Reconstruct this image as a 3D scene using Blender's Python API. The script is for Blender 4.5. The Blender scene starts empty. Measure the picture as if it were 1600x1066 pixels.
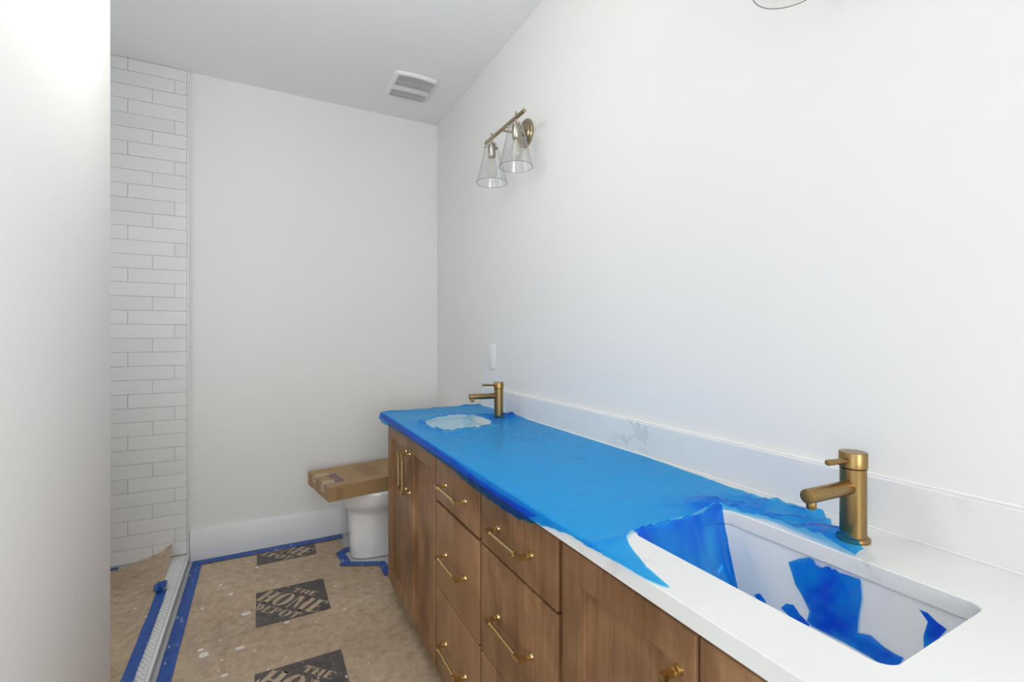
import bpy, bmesh, math, random
from mathutils import Vector, noise, geometry
from mathutils.bvhtree import BVHTree
random.seed(7)
PI = math.pi
sc = bpy.context.scene
C = sc.collection

# ---------------------------------------------------------------- camera, world, lights, exposure
CAM_H = 1.268
F_PX = 738.0
TH = math.radians(27.97)
cd = bpy.data.cameras.new('camera'); cam = bpy.data.objects.new('camera', cd); C.objects.link(cam)
cam.location = (0, 0, CAM_H); cam.rotation_euler = (PI/2, 0, -TH)
cd.sensor_width = 36; cd.lens = F_PX/1600*36; cd.shift_y = -9/1600; cd.clip_start = 0.02
sc.camera = cam
w = bpy.data.worlds.new('world'); sc.world = w; w.use_nodes = True
w.node_tree.nodes['Background'].inputs[0].default_value = (0.80, 0.90, 1.0, 1)
w.node_tree.nodes['Background'].inputs[1].default_value = 2.0

WRX = 1.093
def area(name, loc, rot, sx, sy, power, col):
    l = bpy.data.lights.new(name, 'AREA'); l.shape = 'RECTANGLE'; l.size = sx; l.size_y = sy
    l.energy = power; l.color = col
    o = bpy.data.objects.new(name, l); C.objects.link(o); o.location = loc; o.rotation_euler = rot
    return o
# daylight from two assumed windows behind; shower and right lamps are added fill
area('window_daylight_left', (-1.66, -0.85, 1.25), (0, -PI/2, 0), 1.5, 1.5, 2.4, (1.0, 0.985, 0.97))
area('window_daylight_rear', (-0.1, -3.12, 1.50), (PI/2, 0, 0), 1.5, 1.5, 40, (1.0, 0.975, 0.945))
area('added_fill_shower', (-1.42, 2.35, 1.70), (0, -PI/2, 0), 1.0, 0.9, 2.2, (0.97, 0.985, 1.0))  # added weak fill from the shower side, no window known there
area('added_fill_right', (WRX+.12, -1.15, 1.50), (0, PI/2, 0), 1.4, 1.3, 22, (1.0, 0.98, 0.96))  # added fill from behind right, brightens the stub wall
# added fill point light over the aisle, without a fixture, out of view
gl_ = bpy.data.lights.new('overhead_fill_light', 'POINT'); gl_.energy = 8; gl_.color = (1.0, 0.98, 0.95); gl_.shadow_soft_size = .09
go_ = bpy.data.objects.new('overhead_fill_light', gl_); C.objects.link(go_); go_.location = (-.02, 1.30, 2.20)
sc.view_settings.view_transform = 'Standard'; sc.view_settings.look = 'None'
sc.view_settings.gamma = 1; sc.view_settings.use_curve_mapping = False
sc.view_settings.exposure = 0.36

# ---------------------------------------------------------------- materials
def nt(name):
    m = bpy.data.materials.new(name); m.use_nodes = True
    return m, m.node_tree, m.node_tree.nodes['Principled BSDF']
def ramp(t, fac, stops, inter='LINEAR'):
    r = t.nodes.new('ShaderNodeValToRGB'); t.links.new(fac, r.inputs[0]); r.color_ramp.interpolation = inter
    el = r.color_ramp.elements
    el[0].position, el[0].color = stops[0][0], (*stops[0][1], 1)
    el[1].position, el[1].color = stops[-1][0], (*stops[-1][1], 1)
    for p, c in stops[1:-1]:
        e = el.new(p); e.color = (*c, 1)
    return r.outputs[0]
def coords(t, scale=(1, 1, 1), world=True, rot=(0, 0, 0)):
    mp = t.nodes.new('ShaderNodeMapping'); mp.inputs['Scale'].default_value = scale; mp.inputs['Rotation'].default_value = rot
    if world:
        g = t.nodes.new('ShaderNodeNewGeometry'); t.links.new(g.outputs['Position'], mp.inputs[0])
    else:
        g = t.nodes.new('ShaderNodeTexCoord'); t.links.new(g.outputs['Object'], mp.inputs[0])
    return mp.outputs[0]
def nz(t, vec, scale, detail=4, rough=.55, dist=0.0):
    n = t.nodes.new('ShaderNodeTexNoise'); t.links.new(vec, n.inputs['Vector'])
    n.inputs['Scale'].default_value = scale; n.inputs['Detail'].default_value = detail
    n.inputs['Roughness'].default_value = rough; n.inputs['Distortion'].default_value = dist
    return n.outputs['Fac']
def mixc(t, fac, a, b, mode='MIX'):
    m = t.nodes.new('ShaderNodeMix'); m.data_type = 'RGBA'; m.blend_type = mode
    for k, v in ((0, fac), (6, a), (7, b)):
        if isinstance(v, (int, float)): m.inputs[k].default_value = v
        elif isinstance(v, tuple): m.inputs[k].default_value = (*v, 1)
        else: t.links.new(v, m.inputs[k])
    return m.outputs[2]
def bump(t, p, h, strength, dist=.002):
    b = t.nodes.new('ShaderNodeBump'); b.inputs['Strength'].default_value = strength; b.inputs['Distance'].default_value = dist
    t.links.new(h, b.inputs['Height']); t.links.new(b.outputs[0], p.inputs['Normal']); return b.outputs[0]
def simple(name, col, rough=.5, metal=0.0, coat=0.0):
    m, t, p = nt(name)
    p.inputs['Base Color'].default_value = (*col, 1); p.inputs['Roughness'].default_value = rough
    p.inputs['Metallic'].default_value = metal; p.inputs['Coat Weight'].default_value = coat
    c = ramp(t, nz(t, coords(t), 6, 3), [(0.3, tuple(v*.97 for v in col)), (0.7, tuple(min(1, v*1.02) for v in col))])
    t.links.new(c, p.inputs['Base Color'])
    return m
def paint(name, col, rough=.7):
    m, t, p = nt(name); v = coords(t)
    c = ramp(t, nz(t, v, 1.3, 3), [(0.3, tuple(x*.985 for x in col)), (0.7, col)])
    t.links.new(c, p.inputs['Base Color']); p.inputs['Roughness'].default_value = rough
    bump(t, p, nz(t, v, 350, 2), .05, .001)
    return m
def schlick(t, f0=.04, kk=.96):
    lw = t.nodes.new('ShaderNodeLayerWeight'); lw.inputs['Blend'].default_value = .5
    p = t.nodes.new('ShaderNodeMath'); p.operation = 'POWER'; t.links.new(lw.outputs['Facing'], p.inputs[0]); p.inputs[1].default_value = 5
    q = t.nodes.new('ShaderNodeMath'); q.operation = 'MULTIPLY_ADD'; t.links.new(p.outputs[0], q.inputs[0]); q.inputs[1].default_value = kk; q.inputs[2].default_value = f0
    return lw, q.outputs[0]
M = {}
M['wall'] = paint('wall_paint', (.80, .79, .77))
M['ceiling'] = paint('ceiling_paint', (.85, .855, .85), .85)
M['trim'] = paint('trim_paint', (.82, .83, .84), .4)
M['white_plastic'] = simple('white_plastic', (.82, .82, .81), .35)
M['louvre_shade'] = simple('louvre_shadow', (.16, .17, .165), .6)  # dark tone painted for the shade inside the vent slots
M['porcelain'] = simple('porcelain', (.83, .83, .83), .12, 0, .6)
M['chrome'] = simple('chrome', (.7, .7, .7), .12, 1)
M['dark'] = simple('near_black', (.03, .03, .03), .6)  # shade filler behind the drawers, and the tap's grub screw
M['sealant'] = simple('grey_sealant', (.36, .37, .38), .6)

def metal(name, col, rough, brushed=0):
    m, t, p = nt(name); v = coords(t, (1, 1, 60) if brushed else (1, 1, 1))
    n = nz(t, v, 40 if brushed else 8, 3)
    t.links.new(ramp(t, n, [(0.3, tuple(x*.93 for x in col)), (0.7, col)]), p.inputs['Base Color'])
    p.inputs['Metallic'].default_value = 1; p.inputs['Roughness'].default_value = rough
    return m
M['brass'] = metal('brushed_brass', (.34, .22, .088), .3, 1)
M['gold'] = metal('polished_brass', (.66, .49, .22), .17)
M['champagne'] = metal('champagne_bronze', (.42, .345, .235), .25)
M['nickel'] = metal('brushed_nickel', (.42, .38, .33), .28)

def wood(name, dark, light):
    m, t, p = nt(name); v = coords(t, (1, .5, .5)); v2 = coords(t, (6, 9, .7))
    big = nz(t, v, 5, 4, .6, .8); fine = nz(t, v2, 7, 5, .6, .4)
    c1 = ramp(t, big, [(0.2, dark), (0.48, tuple(a*.55+b*.45 for a, b in zip(dark, light))), (0.8, light)])
    c2 = ramp(t, fine, [(0.3, (.72, .70, .68)), (0.62, (1, 1, 1))])
    t.links.new(mixc(t, 1.0, c1, c2, 'MULTIPLY'), p.inputs['Base Color'])
    p.inputs['Roughness'].default_value = .38; p.inputs['Specular IOR Level'].default_value = .18
    bump(t, p, fine, .06, .001)
    return m
M['wood'] = wood('stained_maple', (.095, .038, .014), (.50, .285, .145))
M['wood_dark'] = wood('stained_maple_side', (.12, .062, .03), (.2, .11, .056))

def quartz():
    m, t, p = nt('white_quartz'); v = coords(t, (1, 1, 1))
    wv = nz(t, v, 2.3, 8, .68, 1.2)
    vein = ramp(t, wv, [(0.475, (0, 0, 0)), (0.497, (1, 1, 1)), (0.503, (1, 1, 1)), (0.525, (0, 0, 0))])
    msk = ramp(t, nz(t, v, 2.0, 3), [(0.5, (0, 0, 0)), (0.68, (1, 1, 1))])
    f = t.nodes.new('ShaderNodeMath'); f.operation = 'MULTIPLY'
    t.links.new(vein, f.inputs[0]); t.links.new(msk, f.inputs[1])
    base = ramp(t, nz(t, v, 5, 4), [(0.3, (.75, .75, .74)), (0.7, (.79, .79, .78))])
    t.links.new(mixc(t, f.outputs[0], base, (.58, .58, .58)), p.inputs['Base Color'])
    p.inputs['Roughness'].default_value = .22
    return m
M['quartz'] = quartz()

def tile_mat():
    m, t, p = nt('glazed_tile')
    oi = t.nodes.new('ShaderNodeObjectInfo')
    c = ramp(t, oi.outputs['Random'], [(0, (.745, .74, .72)), (1, (.785, .78, .76))])
    t.links.new(c, p.inputs['Base Color']); p.inputs['Roughness'].default_value = .3
    bump(t, p, nz(t, coords(t), 14, 2), .08, .003)
    return m
M['tile'] = tile_mat()
M['grout'] = simple('pale_grout', (.62, .62, .61), .9)
M['mosaic'] = simple('mosaic_tile', (.80, .80, .80), .3)
M['subfloor'] = simple('pale_floor_tile', (.58, .59, .59), .6)

def paper(name, c0, c1, dark=None):
    m, t, p = nt(name); v = coords(t)
    base = ramp(t, nz(t, v, 2.4, 6, .6), [(0.3, c0), (0.7, c1)])
    dust = ramp(t, nz(t, coords(t, (1, .6, 1)), 1.5, 7, .62, .5), [(0.5, (0, 0, 0)), (0.75, (.6, .6, .6))])
    base = mixc(t, dust, base, (.50, .43, .35))
    mott = ramp(t, nz(t, v, 28, 4, .7), [(0.3, (.70, .68, .66)), (0.7, (1.12, 1.12, 1.12))])
    base = mixc(t, 1.0, base, mott, 'MULTIPLY')
    if dark:
        wear = ramp(t, nz(t, v, 9, 7, .75), [(0.60, (0, 0, 0)), (0.70, (.75, .75, .75))])
        dk = ramp(t, nz(t, v, 30, 5, .7), [(0.3, tuple(x*.7 for x in dark)), (0.7, tuple(x*1.5 for x in dark))])
        base = mixc(t, wear, dk, base)
    # dried plaster and paint drips
    spl = ramp(t, nz(t, coords(t, (1.3, .9, 1)), 24, 2, .5), [(0.70, (0, 0, 0)), (0.72, (1, 1, 1))])
    msk = ramp(t, nz(t, v, 3.1, 2), [(0.42, (0, 0, 0)), (0.50, (1, 1, 1))])
    f = t.nodes.new('ShaderNodeMath'); f.operation = 'MULTIPLY'; t.links.new(spl, f.inputs[0]); t.links.new(msk, f.inputs[1])
    sp2 = ramp(t, nz(t, v, 95, 2, .5), [(0.735, (0, 0, 0)), (0.755, (1, 1, 1))])
    g = t.nodes.new('ShaderNodeMath'); g.operation = 'MAXIMUM'; t.links.new(f.outputs[0], g.inputs[0]); t.links.new(sp2, g.inputs[1])
    k = t.nodes.new('ShaderNodeMath'); k.operation = 'MULTIPLY'; t.links.new(g.outputs[0], k.inputs[0]); k.inputs[1].default_value = .75
    t.links.new(mixc(t, k.outputs[0], base, (.78, .74, .68)), p.inputs['Base Color'])
    p.inputs['Roughness'].default_value = .55
    bump(t, p, nz(t, v, 18, 5), .25, .003)
    return m
P0, P1 = (.45, .325, .205), (.62, .48, .335)
M['paper'] = paper('floor_paper', P0, P1)
M['print'] = paper('paper_print', P0, P1, (.085, .074, .070))
M['plaster'] = simple('dried_plaster', (.74, .71, .66), .8)

def tape_mat():
    m, t, p = nt('blue_tape'); v = coords(t)
    base = ramp(t, nz(t, v, 30, 5, .7), [(0.3, (.010, .060, .30)), (0.7, (.020, .105, .42))])
    spl = ramp(t, nz(t, coords(t, (1.8, .7, 1)), 26, 4, .6), [(0.62, (0, 0, 0)), (0.68, (.8, .8, .8))])
    t.links.new(mixc(t, spl, base, (.42, .50, .60)), p.inputs['Base Color'])
    p.inputs['Roughness'].default_value = .45
    bump(t, p, nz(t, v, 60, 3), .2, .002)
    return m
M['tape'] = tape_mat()

def film_mat(name, T, bumps):
    m, t, p = nt(name)
    out = t.nodes['Material Output']; v = coords(t)
    tr = t.nodes.new('ShaderNodeBsdfTransparent')
    at = t.nodes.new('ShaderNodeAttribute'); at.attribute_name = 'fold'
    cre = ramp(t, nz(t, coords(t, (3, 26, 3), rot=(0, 0, -.62)), 5, 6, .65, 1.0), [(0.50, (0, 0, 0)), (0.535, (.35, .35, .35)), (0.57, (0, 0, 0))])
    mx = t.nodes.new('ShaderNodeMath'); mx.operation = 'MAXIMUM'; t.links.new(at.outputs['Fac'], mx.inputs[0]); t.links.new(cre, mx.inputs[1])
    t.links.new(mixc(t, mx.outputs[0], T, tuple(x**2.6 for x in T)), tr.inputs[0])
    df = t.nodes.new('ShaderNodeBsdfTranslucent'); df.inputs[0].default_value = (.02, .34, .9, 1)
    d2 = t.nodes.new('ShaderNodeBsdfDiffuse'); d2.inputs[0].default_value = (.015, .34, .90, 1)
    a0 = t.nodes.new('ShaderNodeMixShader'); a0.inputs[0].default_value = .5
    t.links.new(d2.outputs[0], a0.inputs[1]); t.links.new(df.outputs[0], a0.inputs[2])
    a = t.nodes.new('ShaderNodeMixShader'); a.inputs[0].default_value = .13
    t.links.new(tr.outputs[0], a.inputs[1]); t.links.new(a0.outputs[0], a.inputs[2])
    gl = t.nodes.new('ShaderNodeBsdfGlossy'); gl.inputs['Roughness'].default_value = .10
    fr, fo = schlick(t, .022, .42)
    b = t.nodes.new('ShaderNodeMixShader')
    t.links.new(fo, b.inputs[0]); t.links.new(a.outputs[0], b.inputs[1]); t.links.new(gl.outputs[0], b.inputs[2])
    n1 = nz(t, coords(t, (4, 30, 4), rot=(0, 0, -.55)), 4, 5, .6, .8)
    bm_ = t.nodes.new('ShaderNodeBump'); bm_.inputs['Strength'].default_value = bumps; bm_.inputs['Distance'].default_value = .003
    t.links.new(n1, bm_.inputs['Height'])
    for s in (gl, d2): t.links.new(bm_.outputs[0], s.inputs['Normal'])
    t.links.new(bm_.outputs[0], fr.inputs['Normal'])
    t.links.new(b.outputs[0], out.inputs[0])
    return m
M['film'] = film_mat('blue_film', (.12, .70, .99), .4)
M['film_deep'] = film_mat('blue_film_doubled', (.06, .52, .95), .8)

def glass_mat():
    m, t, p = nt('clear_glass'); out = t.nodes['Material Output']
    tr = t.nodes.new('ShaderNodeBsdfTransparent'); tr.inputs[0].default_value = (.975, .98, .975, 1)
    gl = t.nodes.new('ShaderNodeBsdfGlossy'); gl.inputs['Roughness'].default_value = .03
    fr, fo = schlick(t)
    b = t.nodes.new('ShaderNodeMixShader')
    t.links.new(fo, b.inputs[0]); t.links.new(tr.outputs[0], b.inputs[1]); t.links.new(gl.outputs[0], b.inputs[2])
    t.links.new(b.outputs[0], out.inputs[0]); return m
M['glass'] = glass_mat()
M['glass_rim'] = simple('glass_rim', (.22, .23, .22), .1, .3)
M['filament'] = simple('filament', (.85, .72, .52), .4)
def cardboard(name, col):
    m, t, p = nt(name)
    n = nz(t, coords(t), 12, 4)
    t.links.new(ramp(t, n, [(0.3, tuple(x*.9 for x in col)), (0.7, col)]), p.inputs['Base Color']); p.inputs['Roughness'].default_value = .6
    return m
M['card'] = cardboard('cardboard', (.40, .25, .115))
M['clear_tape'] = simple('packing_tape', (.46, .33, .19), .2)
M['ink_purple'] = simple('purple_ink', (.085, .05, .17), .6)
M['ink_red'] = simple('dark_red_ink', (.17, .075, .05), .7)

# ---------------------------------------------------------------- mesh helpers
WL = {}
def props(o, label=None, cat=None, group=None, kind=None):
    if label: o['label'] = label
    if cat: o['category'] = cat
    if group: o['group'] = group
    if kind: o['kind'] = kind
    return o
def empty(name, loc, label=None, cat=None, group=None):
    o = bpy.data.objects.new(name, None); C.objects.link(o); o.location = loc; o.empty_display_size = .05
    WL[o] = Vector(loc); return props(o, label, cat, group)

class MB:
    def __init__(s): s.v = []; s.f = []
    def add(s, vs, fs):
        n = len(s.v); s.v += [Vector(p) for p in vs]; s.f += [tuple(i+n for i in f) for f in fs]; return s
    def box(s, x0, x1, y0, y1, z0, z1):
        vs = [(x, y, z) for z in (z0, z1) for y in (y0, y1) for x in (x0, x1)]
        return s.add(vs, [(0, 2, 3, 1), (4, 5, 7, 6), (0, 1, 5, 4), (2, 6, 7, 3), (0, 4, 6, 2), (1, 3, 7, 5)])
    def cyl(s, p0, p1, r0, r1=None, n=20, caps=True):
        p0, p1 = Vector(p0), Vector(p1); r1 = r0 if r1 is None else r1
        d = (p1-p0).normalized(); a = d.orthogonal().normalized(); b = d.cross(a)
        vs = []
        for p, r in ((p0, r0), (p1, r1)):
            for i in range(n):
                t = 2*PI*i/n; vs.append(p + a*(r*math.cos(t)) + b*(r*math.sin(t)))
        fs = [(i, (i+1) % n, n+(i+1) % n, n+i) for i in range(n)]
        if caps: fs += [tuple(range(n))[::-1], tuple(range(n, 2*n))]
        return s.add(vs, fs)
    def lathe(s, prof, c, n=28, axis='z'):
        c = Vector(c); vs = []
        for r, h in prof:
            for i in range(n):
                t = 2*PI*i/n; a, b = r*math.cos(t), r*math.sin(t)
                vs.append(c + (Vector((a, b, h)) if axis == 'z' else Vector((h, a, b))))
        m = len(prof)
        fs = [(k*n+i, k*n+(i+1) % n, (k+1)*n+(i+1) % n, (k+1)*n+i) for k in range(m-1) for i in range(n)]
        return s.add(vs, fs)
    def loft(s, rings, cap0=True, cap1=True):
        n = len(rings[0]); vs = [p for r in rings for p in r]; m = len(rings)
        fs = [(k*n+i, k*n+(i+1) % n, (k+1)*n+(i+1) % n, (k+1)*n+i) for k in range(m-1) for i in range(n)]
        if cap0: fs.append(tuple(range(n))[::-1])
        if cap1: fs.append(tuple(range((m-1)*n, m*n)))
        return s.add(vs, fs)
    def prism(s, poly, z0, z1):
        return s.loft([[(x, y, z0) for x, y in poly], [(x, y, z1) for x, y in poly]])
    def build(s, name, mat, parent=None, bev=0, smooth=True, origin=None, ang=35, seg=2):
        xs = [p.x for p in s.v]; ys = [p.y for p in s.v]; zs = [p.z for p in s.v]
        c = Vector(origin) if origin else Vector(((min(xs)+max(xs))/2, (min(ys)+max(ys))/2, min(zs)))
        me = bpy.data.meshes.new(name)
        me.from_pydata([tuple(p-c) for p in s.v], [], s.f)
        bm = bmesh.new(); bm.from_mesh(me)
        bmesh.ops.recalc_face_normals(bm, faces=bm.faces)
        if bev:
            es = [e for e in bm.edges if len(e.link_faces) == 2 and e.calc_face_angle(0) > .6]
            bmesh.ops.bevel(bm, geom=es, offset=bev, segments=seg, affect='EDGES', profile=.5)
        bm.to_mesh(me); bm.free()
        if smooth:
            me.shade_smooth(); me.set_sharp_from_angle(angle=math.radians(ang))
        me.materials.append(mat)
        o = bpy.data.objects.new(name, me); C.objects.link(o)
        o.location = c - (WL[parent] if parent else Vector((0, 0, 0)))
        if parent: o.parent = parent
        WL[o] = c
        return o
def struct(mb, name, mat, parent=None, **k):
    o = mb.build(name, mat, parent, **k)
    if not parent: o['kind'] = 'structure'
    return o
def copy_tree(o, delta=Vector((0, 0, 0)), parent=None):
    c = o.copy(); C.objects.link(c); c.parent = parent
    c.location = o.location + delta; WL[c] = WL[o] + delta
    for ch in o.children: copy_sub(ch, c, delta)
    return c
def copy_sub(ch, c, delta):
    k = ch.copy(); C.objects.link(k); k.parent = c; WL[k] = WL[ch] + delta
    for g in ch.children: copy_sub(g, k, delta)
def rrect(x0, x1, y0, y1, r, n=6):
    p = []
    for cx, cy, a in ((x1-r, y1-r, 0), (x0+r, y1-r, PI/2), (x0+r, y0+r, PI), (x1-r, y0+r, 3*PI/2)):
        for i in range(n+1):
            t = a + PI/2*i/n; p.append((cx+r*math.cos(t), cy+r*math.sin(t)))
    return p
def inside(p, poly):
    x, y = p[0], p[1]; c = False; n = len(poly)
    for i in range(n):
        x0, y0 = poly[i]; x1, y1 = poly[(i+1) % n]
        if (y0 > y) != (y1 > y) and x < (x1-x0)*(y-y0)/(y1-y0)+x0: c = not c
    return c
def dens(poly, step):
    o = []
    for i in range(len(poly)):
        a = Vector(poly[i]); b = Vector(poly[(i+1) % len(poly)]); k = max(1, int((b-a).length/step))
        for j in range(k): o.append(tuple(a+(b-a)*j/k))
    return o
def fill2d(outer, holes=(), step=None):
    vs = []; es = []
    for lp in (outer, *holes):
        n0 = len(vs); n = len(lp); vs += [Vector((p[0], p[1])) for p in lp]; es += [(n0+i, n0+(i+1) % n) for i in range(n)]
    if step:
        xs = [p[0] for p in outer]; ys = [p[1] for p in outer]
        x = min(xs)+step/2; row = 0
        while x < max(xs):
            y = min(ys)+step/2*(1+row % 2)
            while y < max(ys):
                if inside((x, y), outer) and not any(inside((x, y), h) for h in holes):
                    vs.append(Vector((x+random.uniform(-.15, .15)*step, y+random.uniform(-.15, .15)*step)))
                y += step
            x += step*.87; row += 1
    r = geometry.delaunay_2d_cdt(vs, es, [], 0, 1e-7)
    V = [(p[0], p[1]) for p in r[0]]; Fs = []
    for f in r[2]:
        cx = sum(V[i][0] for i in f)/len(f); cy = sum(V[i][1] for i in f)/len(f)
        if inside((cx, cy), outer) and not any(inside((cx, cy), h) for h in holes): Fs.append(tuple(f))
    used = sorted({i for f in Fs for i in f}); mp = {i: k for k, i in enumerate(used)}
    return [V[i] for i in used], [tuple(mp[i] for i in f) for f in Fs]
def slab(outer, holes, z0, z1):
    mb = MB(); V, Fs = fill2d(outer, holes)
    mb.add([(x, y, z1) for x, y in V], Fs); mb.add([(x, y, z0) for x, y in V], [f[::-1] for f in Fs])
    for lp in (outer, *holes):
        n = len(lp)
        mb.add([(x, y, z) for z in (z0, z1) for x, y in lp], [(i, (i+1) % n, n+(i+1) % n, n+i) for i in range(n)])
    bmv = mb.v; key = {}; nv = []; idx = []
    for p in bmv:
        k = (round(p.x, 5), round(p.y, 5), round(p.z, 5))
        if k not in key: key[k] = len(nv); nv.append(p)
        idx.append(key[k])
    mb.v = nv; mb.f = [tuple(idx[i] for i in f) for f in mb.f]
    return mb

# ---------------------------------------------------------------- room shell
D = 3.18; WR = 1.093; HC = 2.74; XL = -1.60; YB = -3.00; SX = -1.36
struct(MB().box(XL-.1, WR+.1, YB-.1, D+.1, -.1, 0), 'floor', M['subfloor'])
struct(MB().box(XL-.1, WR+.1, YB-.1, D+.1, HC, HC+.1), 'ceiling', M['ceiling'])
wb = struct(MB().box(XL-.1, WR+.1, D, D+.1, 0, HC), 'wall_back', M['wall'])
struct(MB().box(WR, WR+.1, -.5, D, 0, HC).box(WR, WR+.1, YB-.1, -1.8, 0, HC).box(WR, WR+.1, -1.8, -.5, 0, .8).box(WR, WR+.1, -1.8, -.5, 2.2, HC), 'wall_right', M['wall'])
struct(MB().box(XL, XL+.24, 1.10, 1.9, 0, HC).box(XL, XL+.24, 2.8, D, 0, HC).box(XL, XL+.24, 1.9, 2.8, 0, 1.2).box(XL, XL+.24, 1.9, 2.8, 2.2, HC), 'wall_shower_side', M['wall'])
struct(MB().box(XL, -.47, 1.0, 1.10, 0, HC), 'wall_shower_end', M['wall'])
struct(MB().box(-.472, -.354, .90, 1.612, 0, HC), 'wall_stub', M['wall'], bev=.004)
def walled_window(name, rects, frame_boxes):
    mb = MB()
    for r in rects: mb.box(*r)
    return struct(mb, name, M['wall'])
walled_window('wall_left', [(XL-.1, XL, YB, -1.6, 0, HC), (XL-.1, XL, -.1, 1.10, 0, HC), (XL-.1, XL, -1.6, -.1, 0, .5), (XL-.1, XL, -1.6, -.1, 2.0, HC)], None)
walled_window('wall_front', [(XL, -.85, YB-.1, YB, 0, HC), (.65, WR, YB-.1, YB, 0, HC), (-.85, .65, YB-.1, YB, 0, .75), (-.85, .65, YB-.1, YB, 2.25, HC)], None)
def wframe(name, horiz, a0, a1, z0, z1, p):
    mb = MB(); t = .05
    for q in ((a0, a0+t, z0, z1), (a1-t, a1, z0, z1), (a0+t, a1-t, z0, z0+t), (a0+t, a1-t, z1-t, z1), ((a0+a1)/2-.02, (a0+a1)/2+.02, z0+t, z1-t)):
        if horiz: mb.box(q[0], q[1], p-.03, p+.03, q[2], q[3])
        else: mb.box(p-.03, p+.03, q[0], q[1], q[2], q[3])
    return struct(mb, name, M['trim'], bev=.003)
wframe('window_1', False, -1.6, -.1, .5, 2.0, XL-.05+.02)
wframe('window_2', True, -.85, .65, .75, 2.25, YB-.05+.02)
wframe('added_window_shower', False, 1.9, 2.8, 1.2, 2.2, XL+.05)  # unseen opening added to carry the shower-side fill lamp
wframe('added_window_right', False, -1.8, -.5, .8, 2.2, WR+.05)  # unseen opening added to carry the right-hand fill lamp
# skirting
def skirt(name, boxes):
    mb = MB()
    for b in boxes: mb.box(*b)
    return struct(mb, name, M['trim'], bev=.003)
skirt('baseboard_back', [(-.350, WR-.0155, D-.015, D-.0003, .002, .177)])
skirt('baseboard_right', [(WR-.015, WR-.0003, 2.37, D-.016, .002, .177)])
skirt('baseboard_stub', [(-.3537, -.339, .90, 1.612, .055, .177)])
skirt('baseboard_front', [(XL+.001, WR-.001, YB+.0003, YB+.015, .002, .177)])

# tiled part of the back wall: grout bed with every tile a piece of its own
TX1 = -.360; PITCH = .0749; TL = .305; ZT0 = CAM_H + 1.406
bed = struct(MB().box(SX, TX1, D-.007, D, .03, HC), 'wall_tiled', M['grout'])
def tile_mesh(wd, ht):
    mb = MB(); t = .0055; b = .0022
    mb.loft([[(x, y, z) for x, z in ((-wd/2+i, -ht/2+i), (wd/2-i, -ht/2+i), (wd/2-i, ht/2-i), (-wd/2+i, ht/2-i))] for i, y in ((0, 0), (0, -t+b*.6), (b, -t))])
    me = bpy.data.meshes.new('tile'); me.from_pydata([tuple(v) for v in mb.v], [], mb.f)
    bm = bmesh.new(); bm.from_mesh(me); bmesh.ops.recalc_face_normals(bm, faces=bm.faces); bm.to_mesh(me); bm.free()
    me.materials.append(M['tile']); return me
cache = {}
G = .0014
offs = [-.625, -.4207, -.519]
for k in range(-1, 36):
    zt = ZT0 - PITCH*k; zb = zt - PITCH
    zt = min(zt, HC-.001); zb = max(zb, .046)
    if zt - zb < .01: continue
    j0 = offs[(k+1) % 3] + TL*3; x = j0
    while x > SX:
        a = max(x-TL, SX+.001); b = min(x, TX1-.004)
        if b - a > .012:
            wd = round(b-a-G, 4); ht = round(zt-zb-G, 4); key = (wd, ht)
            if key not in cache: cache[key] = tile_mesh(wd, ht)
            o = bpy.data.objects.new('tile', cache[key]); C.objects.link(o); o.parent = bed
            wp = Vector(((a+b)/2, D-.0072+random.uniform(0, .0004), (zt+zb)/2))
            o.location = wp - WL[bed]; o.rotation_euler = (random.uniform(-.002, .002), 0, random.uniform(-.0012, .0012)); WL[o] = wp
        x -= TL
props(MB().box(TX1-.003, TX1+.004, D-.0145, D-.0002, .03, HC-.0005).build('tile_edge_strip', M['trim'], bev=.001), kind='structure').name = 'trim_1'

# shower floor and curb
struct(MB().box(SX, -.447, 1.101, D-.0005, .0005, .042), 'floor_shower', M['mosaic'])
curb = struct(MB().box(-.446, -.353, 1.614, D-.0155, .0005, .050), 'trim_2', M['grout'], bev=.001)
curb['label'] = 'low shower curb with a mosaic top'
mo = MB(); sz = .0125; r = 0
y = 1.63
while y < D-.028:
    x = -.440 + (sz*.62 if r % 2 else 0)
    while x < -.364:
        h = .0533 + random.uniform(-.0003, .0003); a = sz*.55; b = sz*.98
        q = [(x-a, y), (x, y-b), (x+a, y), (x, y+b)]
        mo.loft([[(px, py, .0498) for px, py in q], [(x+(px-x)*.9, y+(py-y)*.9, h) for px, py in q]], cap0=False)
        x += sz*1.24
    y += sz*1.06; r += 1
props(mo.build('mosaic_tile', M['mosaic'], curb, smooth=False), 'small white diamond mosaic tiles', kind='stuff')
MB().box(-.3585, -.3500, 1.614, D-.0155, .0475, .0548).build('edge_profile', M['trim'], curb, bev=.001)

# ---------------------------------------------------------------- floor paper, prints, tape
def flat_patch(poly, z, thick, step=.06, amp=.0012, holes=()):
    mb = MB(); V, Fs = fill2d(dens(poly, step), holes, step)
    def zz(x, y): return z + thick + amp*(noise.noise(Vector((x*4, y*4, 3)))+.6*noise.noise(Vector((x*11, y*11, 7))))
    mb.add([(x, y, zz(x, y)) for x, y in V], Fs)
    return mb
PZ = .0045
pp = [(-.315, .2), (.606, .2), (.606, 2.545), (.560, 2.645), (.420, 2.725), (.405, 2.885), (.44, 2.915), (.44, 3.125), (-.315, 3.125)]
fp = props(flat_patch(pp, PZ-.001, 0, .05, .0014).build('floor_paper', M['paper']),
           'brown protective paper with printed squares covering the open bathroom floor', 'paper')
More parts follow.
